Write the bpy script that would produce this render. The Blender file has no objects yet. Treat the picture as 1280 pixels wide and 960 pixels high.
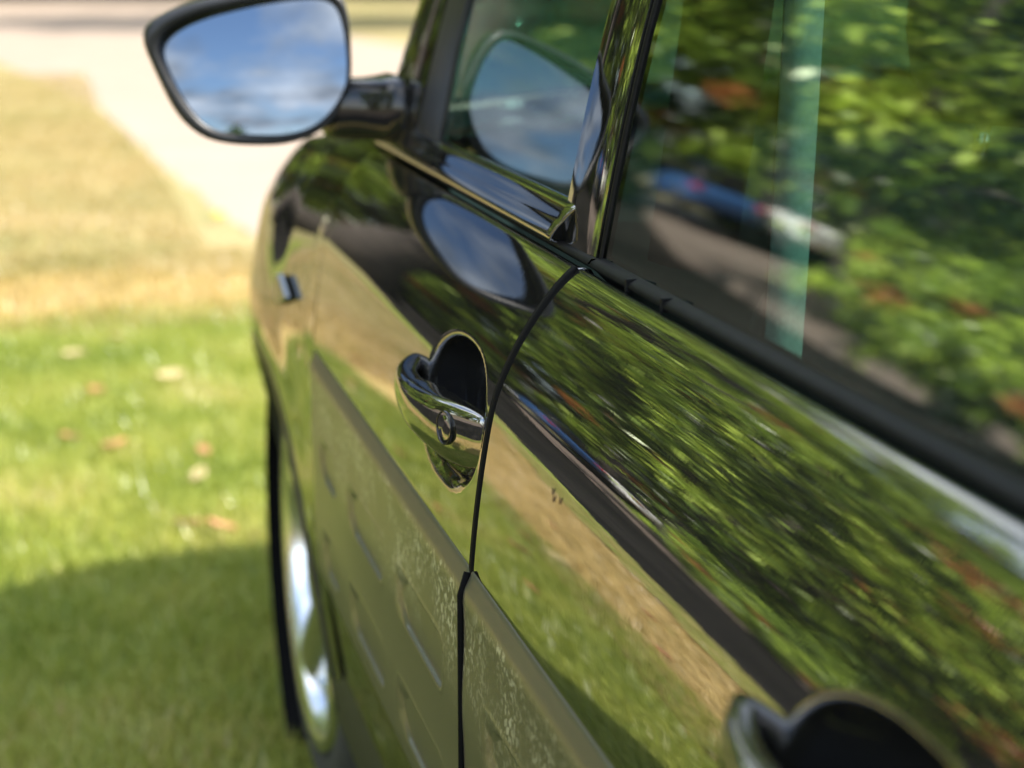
import bpy, bmesh, math, random
import numpy as np
from mathutils import Vector, Matrix
R = math.radians
rng = np.random.default_rng(7)
random.seed(7)
S = bpy.context.scene
COL = S.collection

# ------------------------------------------------------------------ camera
cam = bpy.data.cameras.new('camera'); co = bpy.data.objects.new('camera', cam); COL.objects.link(co)
co.location = (0, -1.2, 1.14)
co.rotation_euler = (R(76.787), 0, R(-14.25))
cam.sensor_width = 36; cam.lens = 36 * 2300 / 1280
cam.clip_start = .02; cam.clip_end = 3000
cam.dof.use_dof = True; cam.dof.focus_distance = 1.27; cam.dof.aperture_fstop = 4.7
cam.dof.aperture_blades = 0
S.camera = co
S.view_settings.view_transform = 'Standard'; S.view_settings.look = 'None'
S.view_settings.exposure = 2.0; S.view_settings.gamma = 1
S.cycles.use_denoising = True
S.cycles.max_bounces = 10; S.cycles.glossy_bounces = 6; S.cycles.transparent_max_bounces = 12
S.cycles.sample_clamp_indirect = 12
S.cycles.caustics_reflective = False; S.cycles.caustics_refractive = False

# ------------------------------------------------------------------ sky and sun
SUN_EL, SUN_AZ = 44, 92          # azimuth in degrees clockwise from +Y (car's forward)
w = bpy.data.worlds.new('World'); S.world = w; w.use_nodes = True
nt = w.node_tree; N = nt.nodes; L = nt.links
bg = N['Background']; bg.inputs['Strength'].default_value = .15
sky = N.new('ShaderNodeTexSky'); sky.sky_type = 'NISHITA'; sky.sun_disc = False
sky.sun_elevation = R(SUN_EL); sky.sun_rotation = R(SUN_AZ); sky.altitude = 50; sky.dust_density = .7
tc = N.new('ShaderNodeTexCoord'); sx = N.new('ShaderNodeSeparateXYZ'); L.new(tc.outputs['Generated'], sx.inputs[0])
def mth(nodes, links, op, a, b=None, c=None):
    n = nodes.new('ShaderNodeMath'); n.operation = op
    for i, v in enumerate((a, b, c)):
        if v is None: continue
        if isinstance(v, (int, float)): n.inputs[i].default_value = v
        else: links.new(v, n.inputs[i])
    return n.outputs[0]
zc = mth(N, L, 'ADD', mth(N, L, 'MAXIMUM', sx.outputs['Z'], 0), .16)
cx = mth(N, L, 'DIVIDE', sx.outputs['X'], zc); cy = mth(N, L, 'DIVIDE', sx.outputs['Y'], zc)
cb = N.new('ShaderNodeCombineXYZ'); L.new(cx, cb.inputs[0]); L.new(cy, cb.inputs[1])
cn = N.new('ShaderNodeTexNoise'); cn.inputs['Scale'].default_value = 1.15; cn.inputs['Detail'].default_value = 8
cn.inputs['Roughness'].default_value = .56; cn.inputs['Distortion'].default_value = .35
L.new(cb.outputs[0], cn.inputs['Vector'])
cr = N.new('ShaderNodeValToRGB'); cr.color_ramp.elements[0].position = .41; cr.color_ramp.elements[1].position = .57
L.new(cn.outputs['Fac'], cr.inputs[0])
cn2 = N.new('ShaderNodeTexNoise'); cn2.inputs['Scale'].default_value = 2.1; cn2.inputs['Detail'].default_value = 5
L.new(cb.outputs[0], cn2.inputs['Vector'])
cr2 = N.new('ShaderNodeValToRGB')
cr2.color_ramp.elements[0].position = .3; cr2.color_ramp.elements[0].color = (1.3, 1.45, 1.65, 1)
cr2.color_ramp.elements[1].position = .7; cr2.color_ramp.elements[1].color = (6.4, 6.5, 6.7, 1)
L.new(cn2.outputs['Fac'], cr2.inputs[0])
mx = N.new('ShaderNodeMix'); mx.data_type = 'RGBA'
L.new(cr.outputs[0], mx.inputs[0]); L.new(sky.outputs[0], mx.inputs[6]); L.new(cr2.outputs[0], mx.inputs[7])
L.new(mx.outputs[2], bg.inputs['Color'])
sun = bpy.data.lights.new('sun', 'SUN'); so = bpy.data.objects.new('sun', sun); COL.objects.link(so)
sun.energy = 3.4; sun.angle = R(.53); sun.color = (1, .94, .84)
_d = Vector((math.sin(R(SUN_AZ)) * math.cos(R(SUN_EL)), math.cos(R(SUN_AZ)) * math.cos(R(SUN_EL)), math.sin(R(SUN_EL))))
so.rotation_euler = _d.to_track_quat('Z', 'Y').to_euler()

# ------------------------------------------------------------------ helpers
def mesh(name, V, F, mat=None, parent=None, smooth=True, mats=None, midx=None):
    me = bpy.data.meshes.new(name)
    V = np.asarray(V, float)
    if isinstance(F, np.ndarray):
        k = F.shape[1]; n = len(F)
        me.vertices.add(len(V)); me.vertices.foreach_set('co', V.astype(np.float32).ravel())
        me.loops.add(n * k); me.loops.foreach_set('vertex_index', F.astype(np.int32).ravel())
        me.polygons.add(n); me.polygons.foreach_set('loop_start', np.arange(0, n * k, k, dtype=np.int32))
        me.update(calc_edges=True)
    else:
        me.from_pydata([tuple(v) for v in V], [], [tuple(int(i) for i in f) for f in F])
    for m in (mats or ([mat] if mat else [])): me.materials.append(m)
    if midx is not None: me.polygons.foreach_set('material_index', np.asarray(midx, np.int32))
    if smooth: me.polygons.foreach_set('use_smooth', np.ones(len(me.polygons), bool))
    me.validate(); me.update()
    o = bpy.data.objects.new(name, me); COL.objects.link(o)
    if parent: o.parent = parent
    return o
def empty(name, loc=(0, 0, 0)):
    o = bpy.data.objects.new(name, None); COL.objects.link(o); o.location = loc; o.empty_display_size = .2
    return o
def tag(o, label=None, cat=None, group=None, kind=None):
    if label: o['label'] = label
    if cat: o['category'] = cat
    if group: o['group'] = group
    if kind: o['kind'] = kind
    return o
def gridf(nu, nv, closed_v=False):
    F = []
    for i in range(nu - 1):
        for j in range(nv if closed_v else nv - 1):
            j2 = (j + 1) % nv
            F.append((i * nv + j, i * nv + j2, (i + 1) * nv + j2, (i + 1) * nv + j))
    return F
def flip(F): return [tuple(reversed(f)) for f in F]
def subsurf(o, lv=2):
    m = o.modifiers.new('sub', 'SUBSURF'); m.levels = lv; m.render_levels = lv
def bevel(o, wd, seg=2, ang=40):
    m = o.modifiers.new('bev', 'BEVEL'); m.width = wd; m.segments = seg; m.limit_method = 'ANGLE'; m.angle_limit = R(ang)
def solid(o, t, off=-1):
    m = o.modifiers.new('sol', 'SOLIDIFY'); m.thickness = t; m.offset = off
def boxv(x0, x1, y0, y1, z0, z1):
    V = [(x0, y0, z0), (x1, y0, z0), (x1, y1, z0), (x0, y1, z0), (x0, y0, z1), (x1, y0, z1), (x1, y1, z1), (x0, y1, z1)]
    F = [(0, 3, 2, 1), (4, 5, 6, 7), (0, 1, 5, 4), (1, 2, 6, 5), (2, 3, 7, 6), (3, 0, 4, 7)]
    return V, F
def box(name, *b, mat=None, parent=None, bev=0):
    V, F = boxv(*b); o = mesh(name, V, F, mat, parent, smooth=False)
    if bev: bevel(o, bev)
    return o
def loft(name, rings, mat, parent=None, cap=True, sub=0, smooth=True):
    nv = len(rings[0]); V = [p for r in rings for p in r]
    F = gridf(len(rings), nv, True)
    if cap:
        F.append(tuple(range(nv - 1, -1, -1))); b = (len(rings) - 1) * nv; F.append(tuple(range(b, b + nv)))
    o = mesh(name, V, F, mat, parent, smooth)
    bm = bmesh.new(); bm.from_mesh(o.data); bmesh.ops.recalc_face_normals(bm, faces=bm.faces); bm.to_mesh(o.data); bm.free()
    if sub: subsurf(o, sub)
    return o
def tube(pts, rad, n=10):
    P = [Vector(p) for p in pts]; rings = []
    for i, p in enumerate(P):
        t = (P[min(i + 1, len(P) - 1)] - P[max(i - 1, 0)]).normalized()
        a = t.orthogonal().normalized() if abs(t.z) > .95 else t.cross(Vector((0, 0, 1))).normalized()
        b = t.cross(a); r = rad[i] if hasattr(rad, '__len__') else rad
        rings.append([tuple(p + a * r * math.cos(k * 2 * math.pi / n) + b * r * math.sin(k * 2 * math.pi / n)) for k in range(n)])
    return rings

# ------------------------------------------------------------------ materials
def mat(name):
    m = bpy.data.materials.new(name); m.use_nodes = True
    return m, m.node_tree.nodes, m.node_tree.links, m.node_tree.nodes['Principled BSDF']
def simple(name, col, rough=.5, metal=0, ior=1.5, coat=0, coat_ior=1.5, coat_rough=.02, noise=0, nscale=30, bump=0, bscale=200):
    m, n, l, b = mat(name)
    b.inputs['Base Color'].default_value = (*col, 1); b.inputs['Roughness'].default_value = rough
    b.inputs['Metallic'].default_value = metal; b.inputs['IOR'].default_value = ior
    b.inputs['Coat Weight'].default_value = coat; b.inputs['Coat IOR'].default_value = coat_ior
    b.inputs['Coat Roughness'].default_value = coat_rough
    if coat: b.inputs['Specular IOR Level'].default_value = 0
    tcx = n.new('ShaderNodeTexCoord')
    if noise:
        t = n.new('ShaderNodeTexNoise'); t.inputs['Scale'].default_value = nscale; t.inputs['Detail'].default_value = 6
        l.new(tcx.outputs['Object'], t.inputs['Vector'])
        r = n.new('ShaderNodeValToRGB'); r.color_ramp.elements[0].position = .3; r.color_ramp.elements[1].position = .72
        r.color_ramp.elements[0].color = tuple(c * (1 - noise) for c in col) + (1,)
        r.color_ramp.elements[1].color = tuple(min(1, c * (1 + noise)) for c in col) + (1,)
        l.new(t.outputs['Fac'], r.inputs[0]); l.new(r.outputs[0], b.inputs['Base Color'])
    if bump:
        t2 = n.new('ShaderNodeTexNoise'); t2.inputs['Scale'].default_value = bscale; t2.inputs['Detail'].default_value = 3
        l.new(tcx.outputs['Object'], t2.inputs['Vector'])
        bp = n.new('ShaderNodeBump'); bp.inputs['Strength'].default_value = bump; bp.inputs['Distance'].default_value = .002
        l.new(t2.outputs['Fac'], bp.inputs['Height']); l.new(bp.outputs[0], b.inputs['Normal'])
        if coat: l.new(bp.outputs[0], b.inputs['Coat Normal'])
    return m
M = {}
M['paint'] = simple('black_paint', (.012, .012, .010), .45, coat=1, coat_ior=3.1, coat_rough=.004, bump=.006, bscale=160)
M['gloss_black'] = simple('gloss_black_plastic', (.012, .012, .012), .08, ior=1.5, bump=.01, bscale=60)
M['satin_black'] = simple('satin_black_plastic', (.022, .022, .023), .42, noise=.25, nscale=60)
M['matt_black'] = simple('matt_black', (.0035, .0035, .0035), .8)
M['rubber'] = simple('rubber_seal', (.008, .008, .008), .5, noise=.3, nscale=120)
for k_ in ('matt_black', 'rubber'): M[k_].node_tree.nodes['Principled BSDF'].inputs['Specular IOR Level'].default_value = .12
M['chrome'] = simple('bright_chrome', (.75, .75, .75), .08, 1)
M['lockmetal'] = simple('dark_lock_metal', (.30, .30, .30), .10, 1)
M['alloy'] = simple('silver_alloy', (.72, .74, .78), .22, 1, noise=.08, nscale=20)
M['tyre'] = simple('tyre_rubber', (.045, .045, .043), .75, noise=.3, nscale=60, bump=.3, bscale=90)
M['mirror'] = simple('mirror_silver', (.16, .185, .22), .01, 1)
M['fabric'] = simple('grey_seat_fabric', (.30, .26, .26), .9, noise=.25, nscale=80)
M['trim_dark'] = simple('dark_interior_trim', (.03, .032, .034), .7, noise=.3, nscale=30)
M['belt'] = simple('grey_belt_webbing', (.74, .80, .78), .7, noise=.12, nscale=200)
M['badge'] = simple('satin_silver', (.22, .25, .28), .35, 1)
M['lamp_clear'] = simple('clear_lens', (.8, .8, .82), .1)
M['red_lens'] = simple('red_lens', (.5, .02, .02), .15)

def paint_film():
    n = M['paint'].node_tree.nodes; l = M['paint'].node_tree.links; b = n['Principled BSDF']
    tcx = n.new('ShaderNodeTexCoord'); t = n.new('ShaderNodeTexNoise'); t.inputs['Scale'].default_value = 55; t.inputs['Detail'].default_value = 8; t.inputs['Roughness'].default_value = .7
    l.new(tcx.outputs['Object'], t.inputs['Vector'])
    r = n.new('ShaderNodeMapRange'); r.inputs[1].default_value = .48; r.inputs[2].default_value = .8; r.inputs[3].default_value = .003; r.inputs[4].default_value = .05
    l.new(t.outputs['Fac'], r.inputs[0]); l.new(r.outputs[0], b.inputs['Coat Roughness'])
    v = n.new('ShaderNodeTexVoronoi'); v.inputs['Scale'].default_value = 210; l.new(tcx.outputs['Object'], v.inputs['Vector'])
    r2 = n.new('ShaderNodeMapRange'); r2.inputs[1].default_value = .10; r2.inputs[2].default_value = .06; r2.inputs[3].default_value = 0; r2.inputs[4].default_value = 1; l.new(v.outputs['Distance'], r2.inputs[0])
    wn = n.new('ShaderNodeSeparateColor'); l.new(v.outputs['Color'], wn.inputs[0])
    g = n.new('ShaderNodeMath'); g.operation = 'GREATER_THAN'; g.inputs[1].default_value = .8; l.new(wn.outputs[0], g.inputs[0])
    k = n.new('ShaderNodeMath'); k.operation = 'MULTIPLY'; l.new(r2.outputs[0], k.inputs[0]); l.new(g.outputs[0], k.inputs[1])
    c = n.new('ShaderNodeMix'); c.data_type = 'RGBA'; c.inputs[6].default_value = (.012, .012, .010, 1); c.inputs[7].default_value = (.16, .14, .10, 1)
    l.new(k.outputs[0], c.inputs[0]); l.new(c.outputs[2], b.inputs['Base Color'])
paint_film()
def cladding_mat():
    m, n, l, b = mat('side_cladding_plastic')
    b.inputs['IOR'].default_value = 2.3
    tcx = n.new('ShaderNodeTexCoord')
    sp = n.new('ShaderNodeSeparateXYZ'); l.new(tcx.outputs['Object'], sp.inputs[0])
    mp = n.new('ShaderNodeMapping'); mp.inputs['Scale'].default_value = (1, 120, 110); l.new(tcx.outputs['Object'], mp.inputs[0])
    t = n.new('ShaderNodeTexNoise'); t.inputs['Scale'].default_value = 1.6; t.inputs['Detail'].default_value = 5; t.inputs['Distortion'].default_value = .8
    l.new(mp.outputs[0], t.inputs['Vector'])
    r = n.new('ShaderNodeValToRGB'); r.color_ramp.elements[0].position = .52; r.color_ramp.elements[1].position = .60
    l.new(t.outputs['Fac'], r.inputs[0])
    t3 = n.new('ShaderNodeTexNoise'); t3.inputs['Scale'].default_value = 14; t3.inputs['Detail'].default_value = 2
    l.new(tcx.outputs['Object'], t3.inputs['Vector'])
    r3 = n.new('ShaderNodeValToRGB'); r3.color_ramp.elements[0].position = .40; r3.color_ramp.elements[1].position = .6
    l.new(t3.outputs['Fac'], r3.inputs[0])
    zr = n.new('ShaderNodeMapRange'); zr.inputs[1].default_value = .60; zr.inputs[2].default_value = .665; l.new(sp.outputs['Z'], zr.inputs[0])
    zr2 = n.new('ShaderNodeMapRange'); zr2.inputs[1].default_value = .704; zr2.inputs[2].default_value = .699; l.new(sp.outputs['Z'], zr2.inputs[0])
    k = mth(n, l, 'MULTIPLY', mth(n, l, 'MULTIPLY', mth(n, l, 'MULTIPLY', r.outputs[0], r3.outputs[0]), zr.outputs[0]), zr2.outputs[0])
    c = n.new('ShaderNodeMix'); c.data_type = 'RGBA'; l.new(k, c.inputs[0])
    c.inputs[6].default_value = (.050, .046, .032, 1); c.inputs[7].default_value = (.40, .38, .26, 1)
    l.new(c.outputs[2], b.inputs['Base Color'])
    t2 = n.new('ShaderNodeTexNoise'); t2.inputs['Scale'].default_value = 900; l.new(tcx.outputs['Object'], t2.inputs['Vector'])
    rr = n.new('ShaderNodeMapRange'); rr.inputs[3].default_value = .30; rr.inputs[4].default_value = .42
    l.new(t2.outputs['Fac'], rr.inputs[0]); l.new(rr.outputs[0], b.inputs['Roughness'])
    bp = n.new('ShaderNodeBump'); bp.inputs['Strength'].default_value = .12; bp.inputs['Distance'].default_value = .0006
    l.new(t2.outputs['Fac'], bp.inputs['Height']); l.new(bp.outputs[0], b.inputs['Normal'])
    return m
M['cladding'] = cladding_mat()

def glass_mat():
    m, n, l, b = mat('tinted_window_glass')
    n.remove(b); out = n['Material Output']
    tr = n.new('ShaderNodeBsdfTransparent'); tr.inputs[0].default_value = (.25, .385, .345, 1)
    gl = n.new('ShaderNodeBsdfGlossy'); gl.inputs['Roughness'].default_value = .028; gl.inputs[0].default_value = (.95, 1, .97, 1)
    fr = n.new('ShaderNodeFresnel'); fr.inputs['IOR'].default_value = 1.95
    geo = n.new('ShaderNodeNewGeometry')   # same index of refraction for both sides of the pane
    io = n.new('ShaderNodeMapRange'); io.inputs[3].default_value = 4.2; io.inputs[4].default_value = 1 / 4.2
    l.new(geo.outputs['Backfacing'], io.inputs[0]); l.new(io.outputs[0], fr.inputs['IOR'])
    mxs = n.new('ShaderNodeMixShader'); l.new(fr.outputs[0], mxs.inputs[0]); l.new(tr.outputs[0], mxs.inputs[1]); l.new(gl.outputs[0], mxs.inputs[2])
    l.new(mxs.outputs[0], out.inputs['Surface'])
    return m
M['glass'] = glass_mat()
def inner_glass():
    m, n, l, b = mat('inner_window_glass'); n.remove(b)
    tr = n.new('ShaderNodeBsdfTransparent'); tr.inputs[0].default_value = (.80, .90, .87, 1); l.new(tr.outputs[0], n['Material Output'].inputs['Surface']); return m
M['glass_in'] = inner_glass()
def slab(name, V, nu, nv, m_out, m_in, m_rim, parent, t):
    '''a curved sheet of real thickness whose faces and rim do not share normals'''
    V = np.array(V, float); k = nu * nv; Vi = V + np.array([t, 0, 0])
    F = flip(gridf(nu, nv)); F2 = [tuple(i + k for i in f) for f in gridf(nu, nv)]
    ring = [j for j in range(nv)] + [i * nv + nv - 1 for i in range(1, nu)] + [(nu - 1) * nv + j for j in range(nv - 2, -1, -1)] + [i * nv for i in range(nu - 2, 0, -1)]
    nr_ = len(ring); R_ = np.concatenate([V[ring], Vi[ring]])
    F3 = [(2 * k + i, 2 * k + (i + 1) % nr_, 2 * k + nr_ + (i + 1) % nr_, 2 * k + nr_ + i) for i in range(nr_)]
    return mesh(name, np.concatenate([V, Vi, R_]), F + F2 + F3, None, parent, True, [m_out, m_in, m_rim], [0] * len(F) + [1] * len(F2) + [2] * len(F3))
def pane(o, t, off):
    o.data.materials.append(M['glass_in']); o.data.materials.append(M['rubber'])
    md = o.modifiers.new('sol', 'SOLIDIFY'); md.thickness = t; md.offset = off; md.material_offset = 1; md.material_offset_rim = 2

def ramp_noise(n, l, vec, scale, stops, detail=6, rough=.55, dist=0):
    t = n.new('ShaderNodeTexNoise'); t.inputs['Scale'].default_value = scale; t.inputs['Detail'].default_value = detail
    t.inputs['Roughness'].default_value = rough; t.inputs['Distortion'].default_value = dist; l.new(vec, t.inputs['Vector'])
    r = n.new('ShaderNodeValToRGB'); e = r.color_ramp.elements
    while len(e) < len(stops): e.new(.5)
    for i, (p, c) in enumerate(stops): e[i].position = p; e[i].color = (*c, 1)
    l.new(t.outputs['Fac'], r.inputs[0]); return t, r
def mix(n, l, f, a, b):
    x = n.new('ShaderNodeMix'); x.data_type = 'RGBA'
    for i, v in ((0, f), (6, a), (7, b)):
        if isinstance(v, (int, float)): x.inputs[i].default_value = v
        elif isinstance(v, tuple): x.inputs[i].default_value = (*v, 1)
        else: l.new(v, x.inputs[i])
    return x.outputs[2]
def ground_mat(name, stops, s1, stops2=None, s2=1, fac=.5, rough=.9, bump=.5, bs=40):
    m, n, l, b = mat(name); g = n.new('ShaderNodeNewGeometry'); p = g.outputs['Position']
    t, r = ramp_noise(n, l, p, s1, stops)
    c = r.outputs[0]
    if stops2:
        t2, r2 = ramp_noise(n, l, p, s2, stops2, 4); c = mix(n, l, fac, c, r2.outputs[0])
    l.new(c, b.inputs['Base Color']); b.inputs['Roughness'].default_value = rough; b.inputs['Specular IOR Level'].default_value = .2
    t3 = n.new('ShaderNodeTexNoise'); t3.inputs['Scale'].default_value = bs; t3.inputs['Detail'].default_value = 5; l.new(p, t3.inputs['Vector'])
    bp = n.new('ShaderNodeBump'); bp.inputs['Strength'].default_value = bump; bp.inputs['Distance'].default_value = .02
    l.new(t3.outputs['Fac'], bp.inputs['Height']); l.new(bp.outputs[0], b.inputs['Normal'])
    return m
M['lawn'] = ground_mat('green_lawn', [(.3, (.13, .17, .025)), (.5, (.20, .23, .04)), (.62, (.27, .275, .06)), (.75, (.36, .30, .12))], 5,
                       [(.35, (.10, .13, .02)), (.65, (.20, .205, .05))], 1.3, .45)
M['dry'] = ground_mat('dry_grass', [(.3, (.17, .165, .065)), (.5, (.26, .205, .095)), (.7, (.33, .26, .145))], 2.2,
                      [(.4, (.15, .17, .05)), (.6, (.30, .23, .11))], .9, .5)
M['straw'] = ground_mat('straw_track', [(.3, (.38, .26, .085)), (.5, (.50, .355, .135)), (.7, (.58, .43, .21))], 7,
                        [(.35, (.44, .32, .09)), (.65, (.52, .385, .16))], 1.5, .4)
M['drive'] = ground_mat('pale_concrete', [(.3, (.255, .20, .155)), (.7, (.32, .255, .205))], 1.2, [(.3, (.25, .195, .15)), (.7, (.31, .25, .20))], 14, .4, .85, .2)
M['asphalt'] = ground_mat('shaded_asphalt', [(.36, (.005, .005, .0045)), (.52, (.016, .015, .013)), (.72, (.050, .045, .040))], 1.1, [(.3, (.006, .006, .006)), (.7, (.024, .022, .02))], 90, .4, .95, .3, 120)  # darker than plain asphalt: the tree shade over the road is put into its colour
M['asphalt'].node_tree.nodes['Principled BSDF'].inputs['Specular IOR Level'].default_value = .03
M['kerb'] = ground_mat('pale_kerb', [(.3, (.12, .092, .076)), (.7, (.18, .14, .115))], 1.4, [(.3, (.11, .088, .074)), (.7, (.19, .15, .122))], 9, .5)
M['shade_verge'] = ground_mat('bare_earth_verge', [(.3, (.09, .075, .05)), (.5, (.16, .125, .085)), (.72, (.26, .2, .15))], .8, [(.3, (.1, .1, .04)), (.7, (.2, .16, .1))], 6, .5)

def leaf_mat(name, stops, trans=.28, attr='tint'):
    m, n, l, b = mat(name); out = n['Material Output']; n.remove(b)
    a = n.new('ShaderNodeAttribute'); a.attribute_name = attr
    r = n.new('ShaderNodeValToRGB'); e = r.color_ramp.elements
    while len(e) < len(stops): e.new(.5)
    for i, (p, c) in enumerate(stops): e[i].position = p; e[i].color = (*c, 1)
    l.new(a.outputs['Fac'], r.inputs[0])
    d = n.new('ShaderNodeBsdfDiffuse'); t = n.new('ShaderNodeBsdfTranslucent'); g = n.new('ShaderNodeBsdfGlossy'); g.inputs['Roughness'].default_value = .35
    l.new(r.outputs[0], d.inputs[0]); l.new(r.outputs[0], t.inputs[0])
    x = n.new('ShaderNodeMixShader'); x.inputs[0].default_value = trans; l.new(d.outputs[0], x.inputs[1]); l.new(t.outputs[0], x.inputs[2])
    y = n.new('ShaderNodeMixShader'); y.inputs[0].default_value = .04; l.new(x.outputs[0], y.inputs[1]); l.new(g.outputs[0], y.inputs[2])
    l.new(y.outputs[0], out.inputs['Surface'])
    return m
M['leaf'] = leaf_mat('tree_leaves', [(0, (.010, .018, .004)), (.3, (.04, .065, .010)), (.58, (.22, .34, .04)), (.92, (.50, .64, .09)), (.97, (.46, .18, .06))])  # deep shade and sunlit clumps painted in as tints; last stop is autumn red
M['grass'] = leaf_mat('grass_blades', [(0, (.19, .25, .035)), (.45, (.32, .36, .06)), (.75, (.44, .42, .10)), (1, (.60, .49, .24))], .3)
M['strawblade'] = leaf_mat('straw_blades', [(0, (.19, .21, .05)), (.35, (.38, .29, .10)), (1, (.54, .42, .20))], .25)
M['bark'] = simple('tree_bark', (.050, .040, .032), .9, noise=.4, nscale=6, bump=.6, bscale=12)
M['deadleaf'] = simple('dead_leaf', (.36, .17, .07), .7, noise=.35, nscale=40)
M['deadleaf_pale'] = simple('pale_dead_leaf', (.42, .33, .16), .7, noise=.25, nscale=40)
M['yellow_leaf'] = simple('yellow_leaf', (.62, .52, .05), .6, noise=.15, nscale=40)

# ------------------------------------------------------------------ ground
def sheet(name, pts, z, m, th=None):
    o = mesh(name, [(x, y, z) for x, y in pts], [tuple(range(len(pts)))], m, smooth=False)
    bm = bmesh.new(); bm.from_mesh(o.data); bmesh.ops.recalc_face_normals(bm, faces=bm.faces)
    for f in bm.faces:
        if f.normal.z < 0: f.normal_flip()
    bm.to_mesh(o.data); bm.free()
    tag(o, kind='structure'); return o
def wob(pts, amp, n=14):
    out = []
    for (a, b) in zip(pts, pts[1:]):
        for k in range(n):
            t = k / n; out.append((a[0] + (b[0] - a[0]) * t + random.uniform(-amp, amp), a[1] + (b[1] - a[1]) * t + random.uniform(-amp, amp)))
    out.append(pts[-1]); return out
sheet('ground', [(-900, -900), (900, -900), (900, 900), (-900, 900)], -.012, M['dry'])
sheet('lawn', wob([(-.85, -6), (-.86, 2.6), (-.80, 3.6), (-.45, 4.55), (.2, 4.75), (4, 4.6)], .05) + [(4, -6)], 0, M['lawn'])
sheet('straw_track', wob([(-1.38, -6), (-1.38, 3), (-1.40, 4.2), (-1.62, 6.0)], .05) + wob([(-1.1, 6.0), (-.2, 5.85), (.75, 5.55), (4, 5.2)], .05) +
      wob([(4, 4.5), (.2, 4.6), (-.45, 4.4), (-.72, 3.5), (-.76, 2.6), (-.75, -6)], .03), -.004, M['straw'])
sheet('dry_verge', wob([(-1.75, 5.6), (-1.9, 9), (-2.2, 17.2), (-2.6, 26)], .05) + wob([(-2.1, 27), (-.43, 19.5), (.1, 15.5), (.44, 12.7), (.62, 9.0), (.81, 6.47), (.9, 5.9)], .025) + wob([(.75, 5.5), (-.2, 5.7), (-1.1, 5.8), (-1.75, 5.6)], .04), .002, M['dry'])
sheet('driveway', [(4.6, 5.3), (.86, 5.6)] + wob([(.80, 6.47), (.60, 9.0), (.42, 12.7), (.08, 15.5), (-.45, 19.5), (-2.2, 27.5)], .02) + [(-6, 30), (-14, 60), (3.0, 60), (4.2, 24), (5, 17)], -.002, M['drive'])
KP = [(-38, 84), (-20, 58), (-9.7, 27), (-7.5, 20), (-5.8, 12), (-5.0, 4), (-4.8, -20)]
def off(d):
    out = []
    for i, p in enumerate(KP):
        q0, q1 = KP[max(i - 1, 0)], KP[min(i + 1, len(KP) - 1)]; t = Vector((q1[0] - q0[0], q1[1] - q0[1])).normalized()
        out.append((p[0] + t.y * d, p[1] - t.x * d))
    return out
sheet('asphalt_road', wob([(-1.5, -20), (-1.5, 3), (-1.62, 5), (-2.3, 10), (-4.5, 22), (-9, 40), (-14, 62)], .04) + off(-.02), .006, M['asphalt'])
sheet('grass_edge', wob([(-1.34, -6), (-1.34, 3), (-1.36, 4.2), (-1.58, 6.2), (-2.2, 12)], .04) + wob([(-2.55, 12), (-1.86, 6.2), (-1.62, 4.2), (-1.60, 3), (-1.60, -6)], .05), .010, M['lawn'])
# far kerb: a pale raised strip that runs along the road's far edge
def strip(name, pts, wd, h, m):
    V = []; F = []
    for i, p in enumerate(pts):
        a = Vector(pts[max(i - 1, 0)]); b = Vector(pts[min(i + 1, len(pts) - 1)]); t = (b - a).normalized(); nn = Vector((t.y, -t.x))
        for s, z in ((0, -.02), (0, h), (1, h), (1, -.02)):
            q = Vector(p) - nn * wd * s; V.append((q.x, q.y, z))
    F = gridf(len(pts), 4)
    o = mesh(name, V, F, m, smooth=False); tag(o, kind='structure')
    bm = bmesh.new(); bm.from_mesh(o.data); bmesh.ops.recalc_face_normals(bm, faces=bm.faces); bm.to_mesh(o.data); bm.free()
    return o
strip('kerb', KP[::-1], .25, .12, M['kerb'])
sheet('pavement', off(.24) + off(3.0)[::-1], .10, M['kerb'])  # pale tone stands for the sunlit stretch of road beyond the shade
VV = []
for p0, p1 in zip(off(2.9), off(5.5)): VV += [(p0[0], p0[1], .09), (p1[0], p1[1], .42), (p1[0] - 90, p1[1] + 25, .6)]
fv = mesh('far_verge', VV, gridf(len(KP), 3), M['shade_verge'], smooth=False); tag(fv, kind='structure')
bm = bmesh.new(); bm.from_mesh(fv.data); bmesh.ops.recalc_face_normals(bm, faces=bm.faces)
if sum(f.normal.z for f in bm.faces) < 0: bmesh.ops.reverse_faces(bm, faces=bm.faces)
bm.to_mesh(fv.data); bm.free()
# grass blades (one object of stuff)
def blades(name, pts, hmin, hmax, wd, m, tint):
    n = len(pts); P = np.zeros((n, 3)); P[:, :2] = pts[:, :2]; P[:, 2] = pts[:, 2] if pts.shape[1] > 2 else 0
    a = rng.uniform(0, 2 * np.pi, n); h = rng.uniform(hmin, hmax, n); ln = rng.uniform(.1, .9, n) * h; b = rng.uniform(0, 2 * np.pi, n)
    d = np.stack([np.cos(a), np.sin(a), np.zeros(n)], 1) * (wd * rng.uniform(.6, 1.3, n))[:, None] / 2
    tip = P + np.stack([np.cos(b) * ln, np.sin(b) * ln, h], 1)
    V = np.stack([P - d, P + d, tip], 1).reshape(-1, 3); F = np.arange(3 * n).reshape(-1, 3)
    o = mesh(name, V, F, m, smooth=False)
    at = o.data.attributes.new('tint', 'FLOAT', 'FACE'); at.data.foreach_set('value', tint.astype(np.float32))
    return o
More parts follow.
